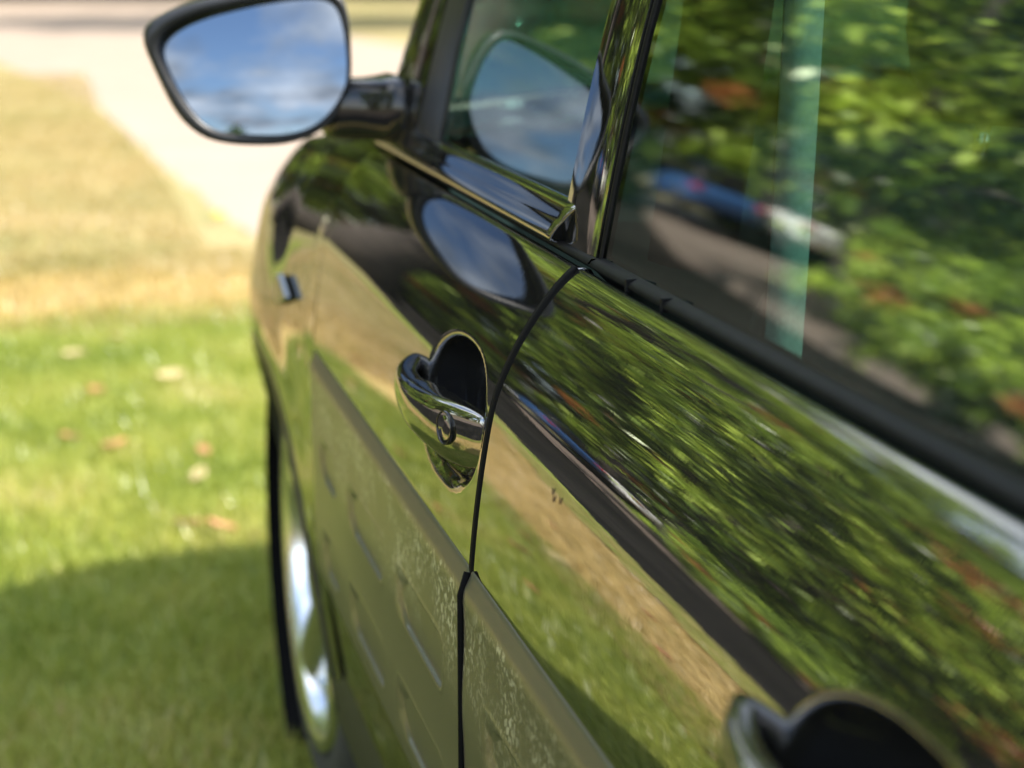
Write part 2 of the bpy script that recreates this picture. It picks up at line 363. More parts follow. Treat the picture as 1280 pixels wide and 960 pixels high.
def vnoise(p, s, seed):
    r = np.random.default_rng(seed); G = r.uniform(0, 1, (64, 64)); q = p * s; i = np.floor(q).astype(int); f = q - i; f = f * f * (3 - 2 * f)
    g = lambda a, b: G[(i[:, 0] + a) % 64, (i[:, 1] + b) % 64]
    return (g(0, 0) * (1 - f[:, 0]) + g(1, 0) * f[:, 0]) * (1 - f[:, 1]) + (g(0, 1) * (1 - f[:, 0]) + g(1, 1) * f[:, 0]) * f[:, 1]
def scatter(x0, x1, y0, y1, n): return np.stack([rng.uniform(x0, x1, n), rng.uniform(y0, y1, n)], 1)
p = np.concatenate([scatter(-.95, 1.1, .9, 5.0, 90000), scatter(-.95, .35, -3.2, .9, 40000)])
edge = np.interp(p[:, 0], [-.95, -.8, -.45, .2, 1.1], [2.2, 3.6, 4.5, 4.75, 4.7]) + rng.normal(0, .12, len(p))
p = p[p[:, 1] < edge]
tn = np.clip(.55 * vnoise(p, 2.2, 1) + .45 * vnoise(p, 6, 2) + rng.normal(-.1, .16, len(p)), 0, 1)
g1 = blades('grass', p, .015, .045, .005, M['grass'], tn); tag(g1, 'short green lawn grass beside the black car', 'grass', kind='stuff')
p = np.concatenate([scatter(-1.6, -.75, -3.2, 6.2, 48000), scatter(-1.2, 1.2, 4.5, 6.0, 26000), scatter(-1.9, .6, 6, 12, 60000), scatter(-1.9, .5, 12, 17, 30000)])
lim = np.interp(p[:, 1], [-3.2, 5.6, 6.47, 9, 12.7], [2, 2, .78, .6, .42]); p = p[p[:, 0] < lim + rng.normal(0, .02, len(p))]
tn = np.clip(.5 * vnoise(p, 1.6, 3) + .5 * vnoise(p, 5, 4) + rng.normal(0, .2, len(p)), 0, 1)
g2 = blades('dry_grass', p, .012, .04, .006, M['strawblade'], tn); tag(g2, 'dry straw coloured grass along the track and verge', 'dry grass', kind='stuff')

# fallen leaves: each one a curled blade of its own
def leaf_mesh(m, ln=.07):
    V = []; F = []
    for i in range(6):
        t = i / 5; wv = math.sin(math.pi * (t * .92 + .04)) * .3 * ln
        for j in (-1, 0, 1):
            V.append((j * wv, (t - .5) * ln, .012 * abs(j) + .02 * (t - .4) ** 2 + .004))
    F = gridf(6, 3)
    o = mesh('fallen_leaf', V, F, m); return o
lp = [leaf_mesh(M['deadleaf']), leaf_mesh(M['deadleaf_pale'], .085), leaf_mesh(M['yellow_leaf'], .09)]
solid_ok = [solid(o, .0008) for o in lp]
spots = []
def ground_px(px, py):
    P_, Y_ = R(13.2127), R(14.25)
    f = np.array([math.sin(Y_) * math.cos(P_), math.cos(Y_) * math.cos(P_), -math.sin(P_)]); r_ = np.array([math.cos(Y_), -math.sin(Y_), 0]); u = np.cross(r_, f)
    d = r_ * (px - 640) + u * (480 - py) + f * 2300; t = -1.14 / d[2]; return (d[0] * t, -1.2 + d[1] * t)
LEAVES = [(0.32, 2.95, 0), (.12, 3.05, 0), (.24, 2.40, 0), (.02, 3.15, 0), (.30, 3.75, 1), (.29, 2.75, 1), (.05, 4.1, 1), (.30, 2.36, 0), (.10, 3.62, 0), (.18, 4.3, 1), (.72, 6.8, 2)]
for k in range(22): LEAVES.append((random.uniform(-1.3, -.3), random.uniform(2.3, 6), random.choice((0, 0, 1))))
first = {0: True, 1: True, 2: True}
LL = {0: ('brown fallen leaf lying curled on the green lawn', 'brown leaves on the lawn'), 1: ('pale tan fallen leaf lying on the green lawn', 'pale leaves on the lawn'),
      2: ('yellow fallen leaf at the edge of the pale driveway', None)}
OWN = ['brown leaf on sunny grass just beyond a pale leaf by the wing', 'rusty brown leaf in the middle of the sunny lawn', 'larger brown leaf lying beside the edge of the car shadow',
       'small brown leaf farthest from the car on the sunny lawn', 'pale tan leaf on the lawn between the straw strip and the wing', 'pale tan leaf on the lawn closest to the car shadow',
       'pale leaf on the lawn farthest from the car near the straw strip', 'brown leaf touching the car shadow edge next to the front wheel', 'brown leaf halfway between the shadow edge and the straw strip',
       'pale leaf half hidden in grass at the straw strip edge']
for x, y, k in LEAVES:
    o = lp[k] if first[k] else lp[k].copy()
    if not first[k]: COL.objects.link(o)
    first[k] = False
    s = random.uniform(.55, .95) if k != 2 else 1.0; o.location = (x, y, .012 if k != 2 else .02); o.scale = (s, s, s); o.rotation_euler = (random.uniform(-.3, .3), random.uniform(-.3, .3), random.uniform(0, 6.28))
    tag(o, OWN.pop(0) if OWN else LL[k][0], 'leaf', LL[k][1])

# ------------------------------------------------------------------ trees
def crown_mesh(name, h0, h1, rx, nclump, per, size, seed, red=.0):
    r = np.random.default_rng(seed); C = []
    while len(C) < nclump:
        q = r.normal(0, 1, 3); q /= np.linalg.norm(q); k = r.uniform(.35, 1) ** .5
        ang = math.atan2(q[1], q[0]); wobble = 1 + .25 * math.sin(3 * ang + seed) + .15 * math.sin(5 * ang + 2 * seed) + .2 * math.sin(4 * q[2] + ang)
        C.append((q[0] * rx * k * wobble, q[1] * rx * k * wobble, (h0 + h1) / 2 + q[2] * (h1 - h0) / 2 * k * (1 + .12 * math.sin(2 * ang + seed))))
    C = np.array(C); n = nclump * per
    cr_ = r.uniform(.26, .60, nclump) * (rx / 4.2) ** .6
    dirs = r.normal(0, 1, (n, 3)) * np.array([1, 1, .6]); ci = np.repeat(np.arange(nclump), per)
    P = C[ci] + dirs * cr_[ci][:, None] * .75
    P[:, 2] = np.maximum(P[:, 2], h0 * .8)
    a = r.normal(0, 1, (n, 3)); a /= np.linalg.norm(a, axis=1)[:, None]
    nn = r.normal(0, .7, (n, 3)) + np.array([0, 0, .8]); b = np.cross(nn, a); b /= np.linalg.norm(b, axis=1)[:, None] + 1e-9
    s = size * r.uniform(.6, 1.35, n)[:, None]
    sag = np.array([0, 0, -.18])
    V = np.stack([P - a * s * .55, P + b * s * .26, P + a * s * .55 + sag * s, P - b * s * .26], 1).reshape(-1, 3)
    F = np.arange(4 * n).reshape(-1, 4)
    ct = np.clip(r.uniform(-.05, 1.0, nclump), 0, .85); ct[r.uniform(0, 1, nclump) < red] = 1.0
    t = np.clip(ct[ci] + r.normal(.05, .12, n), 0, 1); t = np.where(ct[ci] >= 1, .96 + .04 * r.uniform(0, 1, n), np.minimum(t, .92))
    return V, F, t, C
def tree(x, y, h, rx, low, seed, label, group, nclump=110, per=110, size=.17, red=.03, lean=(0, 0)):
    root = empty('broadleaf_tree', (x, y, 0)); tag(root, label, 'tree', group)
    V, F, t, C = crown_mesh('crown', low, h, rx, nclump, per, size, seed, red)
    V = V + np.array([lean[0], lean[1], 0])
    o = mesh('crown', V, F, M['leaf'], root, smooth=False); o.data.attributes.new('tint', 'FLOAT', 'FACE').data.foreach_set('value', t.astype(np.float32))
    r = random.Random(seed); th = low + (h - low) * .55
    pts = [(lean[0] * k * .6 + r.uniform(-.08, .08) * k, lean[1] * k * .6 + r.uniform(-.08, .08), th * k) for k in np.linspace(0, 1, 7)]; pts[0] = (0, 0, -.1)
    rad = [.036 * h * (1.25 if i == 0 else 1 - .75 * i / 6) for i in range(7)]
    loft('trunk', tube(pts, rad, 9), M['bark'], root)
    for k in range(9):
        c = C[r.randrange(len(C))]; i = r.randint(2, 5); s = Vector(pts[i]); e = Vector(c) + Vector((lean[0], lean[1], 0)); mid = s.lerp(e, .5) + Vector((0, 0, .35))
        loft('limb', tube([s, s.lerp(mid, .5) + Vector((0, 0, .08)), mid, e], [rad[i] * .55, rad[i] * .42, rad[i] * .28, .02], 6), M['bark'], root)
    return root
def copy_tree(o, loc, rz, sc, label, group):
    c = o.copy(); COL.objects.link(c); c.location = loc; c.rotation_euler = (0, 0, rz); c.scale = (sc,) * 3; tag(c, label, 'tree', group)
    for ch in o.children:
        d = ch.copy(); COL.objects.link(d); d.parent = c
    return c
near = tree(-7.0, 14.4, 7.8, 3.3, 1.25, 3, 'leafy tree with low hanging boughs at the asphalt road edge', None, 170, 70, .17, .02)
near2 = tree(-9.8, 12.6, 10.0, 3.9, 1.2, 11, 'rounder green tree set back on the pavement beside low shrubs', None, 200, 80, .17, .03)
near3 = tree(-10.4, 19.0, 11.0, 3.6, 1.8, 17, 'leafy tree on the road edge before the parked cars', None, 240, 90, .16, .03)
over = tree(-3.6, 17.0, 13.0, 3.6, 3.6, 23, 'tall tree on the dry verge with a trunk close to the road', None, 260, 90, .16, .03)
tA = tree(-15.0, 34.5, 20, 6.0, 1.2, 5, 'tall broad tree standing behind the parked cars', 'tall trees behind the parked cars', 420, 100, .30, .04)
tB = tree(-21.5, 29.5, 21, 6.5, 1.0, 8, 'tall broad tree standing behind the parked cars', 'tall trees behind the parked cars', 420, 100, .30, .05)
tA.location.z = tB.location.z = .3
for i, (x, y, rz, sc, src) in enumerate([(-9.5, 40, 1.1, 1.05, tA), (-19.5, 39, 2.2, 1.15, tB), (-27, 36, 4.0, 1.2, tA), (-20, 21, .7, .95, tB), (-2.0, 52, 2.0, 1.4, tB), (-5.5, 45, 2.6, 1.1, tA), (-29, 24, 3.1, 1.2, tB),
                                          (-13, 50, 5.2, 1.4, tA), (-23, 50, .2, 1.5, tB), (-18.0, 14, 1.7, .8, tA), (-19, 5, 2.9, .85, tB), (-25, 15, .4, 1.1, tA), (-34, 45, 1.4, 1.5, tB), (-18, -4, .4, .8, tA)]):
    copy_tree(src, (x, y, .3 if x < -14 else 0), rz, sc, 'tall broad tree standing behind the parked cars', 'tall trees behind the parked cars')
for i, (x, y, rz, sc, src) in enumerate([(11.5, 30, 1.1, .6, tA), (3.5, 54, 2.2, 1.4, tB), (10, 57, 4.0, 1.45, tA), (17, 54, .5, 1.35, tB), (25, 50, 3.3, 1.2, tA), (6.5, 62, 5.1, 1.6, tB), (14, 64, 1.0, 1.6, tA)]):
    copy_tree(src, (x, y, 0), rz, sc, 'tall green tree beyond the pale driveway', 'trees beyond the driveway')
for i, (x, y, rz, sc, src) in enumerate([(-16, -82, .3, .5, tA), (-6, -90, 1.3, .42, tB), (9, -86, 2.6, .5, tA), (22, -80, 4.6, .45, tB), (-30, -78, 5.1, .5, tB), (38, -72, 3.3, .5, tA), (1, -84, 3.9, .33, tB), (-22, -88, .9, .36, tA)]):
    copy_tree(src, (x, y, 0), rz, sc, 'distant green tree far behind the black car', 'distant trees behind the car')

V, F, t, C = crown_mesh('crown', .15, 4.2, 2.6, 150, 90, .17, 21, .03)
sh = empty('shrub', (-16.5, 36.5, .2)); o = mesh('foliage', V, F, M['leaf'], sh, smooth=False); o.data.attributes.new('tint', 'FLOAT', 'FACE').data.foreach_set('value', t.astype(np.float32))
loft('stem', tube([(0, 0, -.1), (.05, 0, 1), (0, .05, 2.2)], [.09, .07, .03], 7), M['bark'], sh)
shr = [(-16.5, 36.5), (-12.0, 39), (-20, 32), (-21, 26), (-19.5, 22.5), (-21, 18), (-20, 12.5), (-20, 6.5), (-20.5, 1), (-24, 36), (-18, 42), (-7, 46), (-10, 43), (-2.5, 52), (1.5, 54), (-14, 45), (-26, 30), (-24, 43), (-19, -5), (6, 58), (12, 56)]
for i, (x, y) in enumerate(shr):
    if i:
        c = sh.copy(); COL.objects.link(c)
        for ch in sh.children: d = ch.copy(); COL.objects.link(d); d.parent = c
        c.location = (x, y, 0); c.rotation_euler = (0, 0, i * 1.3)
        c.scale = (1, 1, .8 + .5 * ((i * 7) % 5) / 5)
    else: c = sh
    tag(c, 'dense green shrub filling the gap under the tall trees', 'shrub', 'shrubs under the tall trees')

for i, (x, y, sc, rz) in enumerate([(-8.9, 12.2, .46, .3), (-5.7, 9.4, .36, 2.1), (-6.3, 11.2, .40, 3.3), (-5.5, 7.6, .34, 4.4), (-6.9, 9.3, .42, .8), (-6.2, 6.2, .36, 5.4), (-7.3, 12.4, .42, 1.2), (-9.9, 14.6, .58, 1.9), (-9.6, 17.4, .42, 3.0), (-12.2, 16.2, .6, 4.1), (-10.0, 9.6, .5, 5.0), (-8.0, 10.4, .5, .9), (-8.4, 13.6, .5, 2.9), (-7.4, 8.6, .42, 1.4), (-9.6, 15.9, .6, .2), (-13.5, 19.5, .62, 2.2)]):
    c = sh.copy(); COL.objects.link(c)
    for ch in sh.children: d = ch.copy(); COL.objects.link(d); d.parent = c
    c.location = (x, y, 0); c.rotation_euler = (0, 0, rz); c.scale = (sc, sc, sc * .85)
    tag(c, 'low bushy shrub on the road bend under the leafy trees', 'shrub', 'low shrubs on the road bend')
# ------------------------------------------------------------------ parked cars across the road
def parked_car(name, label, x, y, rz, col, van=False, text=None, red=False):
    root = empty(name, (x, y, .44)); root.rotation_euler = (0, 0, rz); tag(root, label, 'car')
    pm = simple(name + '_paint', col, .3, coat=1, coat_ior=1.5)
    hz = 1.75 if van else 1.42
    def ring(yy, hw, z0, z1, n=4):
        k = .08
        return [(-hw, yy, z0 + k), (-hw + k, yy, z0), (hw - k, yy, z0), (hw, yy, z0 + k), (hw + .01, yy, (z0 + z1) / 2), (hw - .04, yy, z1 - .05), (hw - .16, yy, z1), (-hw + .16, yy, z1), (-hw + .04, yy, z1 - .05), (-hw - .01, yy, (z0 + z1) / 2)]
    loft('body', [ring(-2.1, .70, .42, .72), ring(-2.02, .82, .30, .88), ring(-1.3, .87, .22, .95), ring(0, .88, .22, .96), ring(1.0, .87, .22, .95), ring(1.75, .82, .25, .85), ring(2.05, .72, .34, .7)], pm, root, sub=1)
    yb = -1.95 if van else -1.75
    loft('cabin', [ring(yb, .74, .86, .98), ring(yb + .25, .72, .86, hz - .06), ring(yb + .6, .70, .86, hz), ring(.1, .70, .86, hz), ring(.55, .71, .86, hz - .1), ring(1.25, .74, .86, .97)], M['gloss_black'], root, sub=1)
    loft('roof', [ring(yb + .28, .64, hz - .05, hz + .02), ring(-.4, .66, hz - .02, hz + .04), ring(.3, .64, hz - .06, hz + .01)], pm, root, sub=1)
    for s in (-1, 1):
        for yy in (-1.3, 1.3):
            rr = [[(s * xx, yy + rad * math.cos(a), .31 + rad * math.sin(a)) for a in np.linspace(0, 2 * math.pi, 20, endpoint=False)] for xx, rad in ((.70, .30), (.88, .315), (.905, .29), (.905, .21), (.87, .2), (.87, .04))]
            wl = loft('wheel', rr, M['tyre'], root)
            rm = [[(s * xx, yy + rad * math.cos(a), .31 + rad * math.sin(a)) for a in np.linspace(0, 2 * math.pi, 16, endpoint=False)] for xx, rad in ((.872, .2), (.89, .17), (.885, .05))]
            loft('rim', rm, M['alloy'], wl)
        box('tail_lamp', s * .72 - .09, s * .72 + .09, -2.09, -1.98, .66, .84, mat=M['red_lens'], parent=root, bev=.02)
        box('headlamp', s * .62 - .12, s * .62 + .12, 1.93, 2.04, .58, .70, mat=M['lamp_clear'], parent=root, bev=.02)
    if text:
        cu = bpy.data.curves.new('lettering', 'FONT'); cu.body = text; cu.size = .34; cu.extrude = .004; cu.align_x = 'CENTER'
        to = bpy.data.objects.new('lettering', cu); COL.objects.link(to)
        me = bpy.data.meshes.new_from_object(to.evaluated_get(bpy.context.evaluated_depsgraph_get())); bpy.data.objects.remove(to)
        o = bpy.data.objects.new('lettering', me); COL.objects.link(o); me.materials.append(M['belt']); o.parent = root
        o.matrix_local = Matrix.Translation((.9, .0, .55)) @ Matrix.Rotation(R(90), 4, 'Z') @ Matrix.Rotation(R(90), 4, 'X') @ Matrix.Diagonal((-1, 1, 1, 1))
    return root
parked_car('parked_hatchback', 'blue hatchback parked across the asphalt road', -13.3, 34.6, R(8), (.03, .075, .19))
parked_car('parked_van', 'white van parked between the blue and violet cars', -15.2, 33.2, R(8), (.70, .70, .68), van=True)
parked_car('parked_saloon', 'violet blue saloon parked beside the white van', -16.4, 31.2, R(6), (.06, .08, .30))
parked_car('parked_people_carrier', 'dark people carrier with pale lettering on its side', -17.6, 28.6, R(20), (.02, .02, .022), van=True, text='NFMMI')
parked_car('parked_estate', 'grey estate car with red tail lamps under the trees', -17.8, 23.5, R(150), (.16, .17, .19))

# ================================================================== THE BLACK CAR
car = empty('car', (0, 0, 0)); tag(car, 'glossy black hatchback with rubber side cladding parked on the lawn', 'car')
XC = 1.13                                                            # centre line of the car
Zk = [.60, .715, .80, .826, .838, .85, .865, .88, .90, .912, .920, .927]
Tk = [2., 4., 9., 11., 16, 22., 25.5, 30.5, 36., 40, 44, 54]
_zz = np.linspace(.6, .927, 655); _th = np.radians(np.interp(_zz, Zk, Tk))
_k = np.ones(25) / 25; _th = np.convolve(np.pad(_th, 12, mode='edge'), _k, 'valid')
_xx = np.concatenate([[0], np.cumsum(np.tan(.5 * (_th[1:] + _th[:-1])) * np.diff(_zz))]); _xx += .275 - np.interp(.715, _zz, _xx)
def door_x(z):
    z = np.asarray(z, float)
    up = np.interp(z, _zz, _xx)
    lo = np.interp(z, [.10, .18, .30, .45, .52, .60, .715], [.35, .325, .304, .284, .278, .2755, .2755])
    return np.where(z < .715, lo, np.maximum(up, .2752))
ZROWS = np.concatenate([[.20, .26, .32, .38, .44, .50, .56, .62, .66, .69], np.arange(.70, .826, .0035), np.arange(.827, .9275, .0022)])
HANDLE_C = (.11, .806); HA, HB = .100, .0545
def bowl_depth(y, z, yc):
    dy = (y - yc) / HA; dz = (z - HANDLE_C[1]) / HB
    r = (np.abs(dy) ** 2.3 + np.abs(dz) ** 2.3) ** (1 / 2.3)
    s = (1 - r) * HB
    s2 = np.where(s < .007, np.maximum(s, 0) ** 2 / .014, s - .0035)
    t = np.clip(s2 / .026, 0, 1)
    return .030 * (1 - (1 - t) ** 2.4), s
def door(name, y0, y1, hyc, soft=(1, 1)):
    """outer skin as one grid, with the hand recess split off as its own part"""
    e = [0, .0004, .001, .002, .0035, .006]
    ys = np.array(sorted(set(np.round(np.concatenate([y0 + np.array(e), y1 - np.array(e), np.arange(y0 + .01, y1 - .008, .02), np.arange(max(y0 + .007, hyc - .118), min(y1 - .007, hyc + .118), .0022)]), 5))))
    ys = ys[(ys >= y0) & (ys <= y1)]
    keep = [0]
    for i in range(1, len(ys)):
        if ys[i] - ys[keep[-1]] > .00035: keep.append(i)
    ys = ys[keep]
    zr = ZROWS; nz = len(zr)
    extra = 5
    V = np.zeros((len(ys), nz + extra, 3)); Sd = np.zeros((len(ys), nz + extra)) - 1
    for i, y in enumerate(ys):
        ed = min((y - y0) if soft[0] else 1, (y1 - y) if soft[1] else 1); rr = .0024
        off = rr - math.sqrt(max(0, rr * rr - max(0, rr - ed) ** 2)) if ed < rr else 0
        if ed < 1e-6: off = .009
        x = door_x(zr); d, s = bowl_depth(y, zr, hyc)
        V[i, :nz, 0] = x + d + off; V[i, :nz, 1] = y; V[i, :nz, 2] = zr; Sd[i, :nz] = s
        xt = float(door_x(.927))
        for k, (dx, dz) in enumerate(((.0015, .0008), (.004, .0012), (.0075, .0004), (.0095, -.003), (.010, -.02))):
            V[i, nz + k] = (xt + dx + off * .5, y, .927 + dz)
    F = np.array(flip(gridf(len(ys), nz + extra)))
    inb = (Sd.reshape(-1)[F] > .0058).all(1)
    V2 = V.reshape(-1, 3)
    def sub(Fm):
        u, inv = np.unique(Fm, return_inverse=True); return V2[u], inv.reshape(Fm.shape)
    v, f = sub(F[~inb]); o = mesh(name, v, f, M['paint'], car)
    v, f = sub(F[inb]); mesh('handle_recess', v, f, M['gloss_black'], o)
    return o
front_door = door('front_door', .0014, .772, HANDLE_C[0], (1, 0))
rear_door = door('rear_door', -1.02, -.0014, HANDLE_C[0] - .735)

# gap linings behind the shut lines
def gap(y, wd=.0045):
    zz = np.concatenate([np.linspace(.2, .7, 12), np.linspace(.71, .927, 40)]); V = []
    for z in zz: V += [(float(door_x(z)) + .0032, y - wd, z), (float(door_x(z)) + .0032, y + wd, z)]
    o = mesh('door_seal', V, gridf(len(zz), 2), M['matt_black'], car)
    solid(o, .004)
gap(0); gap(-1.023)

# door handles
def sup(cx_, cz, rx, rz, y, n=20, p=3.0):
    o = []
    for k in range(n):
        a = 2 * math.pi * k / n; c, s = math.cos(a), math.sin(a)
        o.append((cx_ + rx * math.copysign(abs(c) ** (2 / p), c), y, cz + rz * math.copysign(abs(s) ** (2 / p), s)))
    return o
def handle(parent, dy):
    st = [(.0300, .2915, .2990, .016), (.0335, .2875, .2990, .0185), (.041, .2825, .2985, .0205), (.053, .2760, .298, .0220), (.068, .2690, .297, .0225), (.084, .2632, .295, .0222), (.100, .2592, .2950, .0216),
          (.125, .2555, .2935, .0207), (.140, .2545, .2905, .0202), (.150, .2543, .2830, .020), (.158, .2545, .2790, .0195), (.18, .2555, .2775, .0190), (.205, .2595, .280, .018), (.228, .2680, .287, .0175), (.247, .2780, .296, .017), (.262, .287, .305, .015)]
    rings = []
    for y, xo, xi, hz in st:
        zc_ = .8015 + .003 * (y - .06) / .2
        r_ = sup((xo + xi) / 2, zc_, (xi - xo) / 2, hz, y + dy, 28, 3.6)
        # the top slopes down towards the door and the outer face tucks in below
        r_ = [(x + max(0, zc_ - z) * .22 * (1 if x < (xo + xi) / 2 else .3), yy, z - (x - xo) * (.13 if z > zc_ else .75)) for x, yy, z in r_]
        rings.append(r_)
    h = loft('door_handle', rings, M['paint'], parent, sub=2)
    return h
def lock(parent, dy):
    c = Vector((.2703, .0645 + dy, .8040)); nrm = Vector((-.95, -.29, .04)).normalized(); a = nrm.cross(Vector((0, 0, 1))).normalized(); b = nrm.cross(a)
    rings = []
    for rad, dep in ((.0114, -.006), (.0114, .0004), (.0111, .0009), (.0106, .0009), (.0103, .0003), (.0099, -.0022), (.0096, -.0030), (.004, -.0024)):
        rings.append([tuple(c + a * rad * math.cos(t) * .94 + b * rad * 1.12 * math.sin(t) + nrm * dep) for t in np.linspace(0, 2 * math.pi, 32, endpoint=False)])
    loft('lock_cylinder', rings, M['gloss_black'], parent)
    r2 = [[tuple(c + a * rad * math.cos(t) * .94 + b * rad * 1.12 * math.sin(t) + nrm * dep) for t in np.linspace(0, 2 * math.pi, 32, endpoint=False)] for rad, dep in ((.0086, -.004), (.0086, -.0006), (.0080, -.0002), (.0020, -.0004))]
    loft('lock_barrel', r2, M['lockmetal'], parent)
h1 = handle(front_door, 0); lock(front_door, 0)
h2 = handle(rear_door, -.735)

# side cladding: a thick soft panel with rows of raised pads
ROWZ = [.620, .520]
def stadium(y, z, yc, zc_, ln, hh):
    r = hh * .66; qy = np.abs(y - yc) - (ln - r); qz = np.abs(z - zc_) - (hh - r)
    return np.hypot(np.maximum(qy, 0), np.maximum(qz, 0)) + np.minimum(np.maximum(qy, qz), 0) - r
def panel(name, y0, y1, slant, pads, parent):
    prof = [(.2765, .7175), (.2752, .7172), (.2742, .7164), (.2730, .7135), (.2712, .7095), (.2695, .7060), (.2686, .7035), (.2680, .7000), (.2676, .695)]
    dz = .0007 if pads else .01
    for z in np.arange(.690, .484, -dz):
        prof.append((.2678 - .0007 * math.cos((z - .620) / .10 * 2 * math.pi) - .0006 * math.sin((z - .48) / .21 * math.pi), z))
    prof += [(.2685, .480), (.2700, .474), (.2765, .470)]
    P = np.array(prof)
    mid = np.arange(y0 + .012, y1 - .012, .0028) if pads else np.linspace(y0 + .012, y1 - .012, 30)
    ys = np.concatenate([[y0, y0 + .0003, y0 + .001, y0 + .002, y0 + .004, y0 + .007], mid, [y1 - .006, y1 - .003, y1 - .001, y1]])
    ed = np.minimum(ys - y0, y1 - ys); rr = .004
    off = np.where(ed < rr, rr - np.sqrt(np.maximum(0, rr * rr - np.maximum(0, rr - ed) ** 2)), 0); off[ed < 1e-6] = .010
    Y = np.repeat(ys[:, None], len(P), 1); Z = np.repeat(P[:, 1][None], len(ys), 0); X = np.minimum(P[:, 0][None] + off[:, None], .279)
    D = np.full(X.shape, 1.)
    for yc, zc_, ln, hh in pads: D = np.minimum(D, stadium(Y, Z, yc, zc_, ln, hh))
    W = np.full(X.shape, .0017)
    for yc, zc_, ln, hh in pads: W = np.maximum(W, .0017 + .03 * np.clip((Y - (yc + ln - .05)) / .05, 0, 1) * (np.abs(Y - yc) < ln + .01))
    t = np.clip(-D / W, 0, 1); X = X + .0038 * t * t * (3 - 2 * t)
    lip = np.exp(-((D - .0022) / .0022) ** 2); X = X - .0004 * lip
    sl = np.clip((Y - (y1 - .25)) / .25, 0, 1) * slant; Y = Y - sl * (.717 - Z)
    V = np.stack([X, Y, Z], 2).reshape(-1, 3); F = np.array(gridf(len(ys), len(P)))
    inn = (D.reshape(-1)[F] < -.0030).all(1)
    def sub(Fm):
        u, inv = np.unique(Fm, return_inverse=True); return V[u], inv.reshape(Fm.shape)
    v, f = sub(F[~inn]); o = mesh(name, v, f, M['cladding'], parent)
    cen = V[F].mean(1)
    for yc, zc_, ln, hh in pads:
        k = inn & (stadium(cen[:, 1] , cen[:, 2], yc, zc_, ln, hh) < .012) & (np.abs(cen[:, 2] - zc_) < .045)
        if k.any():
            v, f = sub(F[k]); mesh('cladding_pad', v, f, M['cladding'], o); inn = inn & ~k
    return o
PF = [(.063 + .095 + k * .25, zc_, .095, .0215) for zc_ in ROWZ for k in range(3) if not (k == 2)] + [(.063 + .075 + .5, zc_, .06, .0215) for zc_ in ROWZ]
PR = [(-.066 - .095 - k * .25, zc_, .095, .0215) for zc_ in ROWZ for k in range(3)]
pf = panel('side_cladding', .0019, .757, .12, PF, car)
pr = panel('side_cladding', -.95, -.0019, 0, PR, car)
for yy, zz_ in ((0, (.47, .714)),):
    V = []
    for z in np.linspace(*zz_, 16): V += [(.2702 if z < .70 else .2702 + (z - .70) * .35, yy - .0020, z), (.2702 if z < .70 else .2702 + (z - .70) * .35, yy + .0020, z)]
    o = mesh('door_seal', V, gridf(16, 2), M['matt_black'], car); solid(o, .005)
# lower sill
V = []
for y in np.linspace(-1.02, .86, 20):
    for x, z in ((.300, .335), (.296, .30), (.305, .24), (.33, .19), (.40, .17)): V.append((x, y, z))
mesh('sill', V, gridf(20, 5), M['satin_black'], car)

# glass plane of the side windows
def gx(z): d = z - .928; return .366 + .155 * d + .10 * d * d + .60 * d * d * d
def glass(name, parent, yz_lo, yz_hi, inset=.002, n=12, m=10):
    V = []
    for i in range(n):
        t = i / (n - 1)
        for j in range(m):
            s = j / (m - 1); y = (yz_lo[0][0] * (1 - t) + yz_lo[1][0] * t) * (1 - s) + (yz_hi[0][0] * (1 - t) + yz_hi[1][0] * t) * s
            z = (yz_lo[0][1] * (1 - t) + yz_lo[1][1] * t) * (1 - s) + (yz_hi[0][1] * (1 - t) + yz_hi[1][1] * t) * s
            V.append((gx(z) + inset, y, z))
    return slab(name, V, n, m, M['glass'], M['glass_in'], M['rubber'], parent, .004)
glass('door_glass', rear_door, ((-.90, .925), (-.002, .925)), ((-.82, 1.40), (-.035, 1.40)))
glass('door_glass', front_door, ((.045, .945), (.56, .945)), ((.02, 1.40), (.54, 1.40)), .003)

glass('quarter_glass', car, ((-1.74, .93), (-1.035, .93)), ((-1.33, 1.37), (-1.10, 1.37)))
# pillar cover of the front door (glossy black)
def strip_yz(name, parent, lo, hi, m, proud=.003, th=.004, n=16):
    V = []
    for k in range(9):
        t = k / 8
        for j in range(n):
            s = j / (n - 1); y = (lo[0][0] * (1 - t) + lo[1][0] * t) * (1 - s) + (hi[0][0] * (1 - t) + hi[1][0] * t) * s
            z = (lo[0][1] * (1 - t) + lo[1][1] * t) * (1 - s) + (hi[0][1] * (1 - t) + hi[1][1] * t) * s
            V.append((gx(z) - proud + .0016 * abs(2 * t - 1) ** 3, y, z))
    return slab(name, V, 9, n, m, m, m, parent, th)
strip_yz('pillar_cover', front_door, ((.0030, .9285), (.092, .9285)), ((-.020, 1.40), (.062, 1.40)), M['paint'], .0035)
strip_yz('pillar_edge', front_door, ((-.003, .928), (.003, .928)), ((-.030, 1.40), (-.0215, 1.40)), M['rubber'], .0005, .006)
# mirror sail panel in the front corner of the window
strip_yz('sail_panel', front_door, ((.545, .952), (.655, .950)), ((.525, 1.40), (.532, 1.40)), M['satin_black'], .003)
strip_yz('corner_panel', front_door, ((.656, .950), (.835, .945)), ((.533, 1.40), (.545, 1.40)), M['paint'], .004)
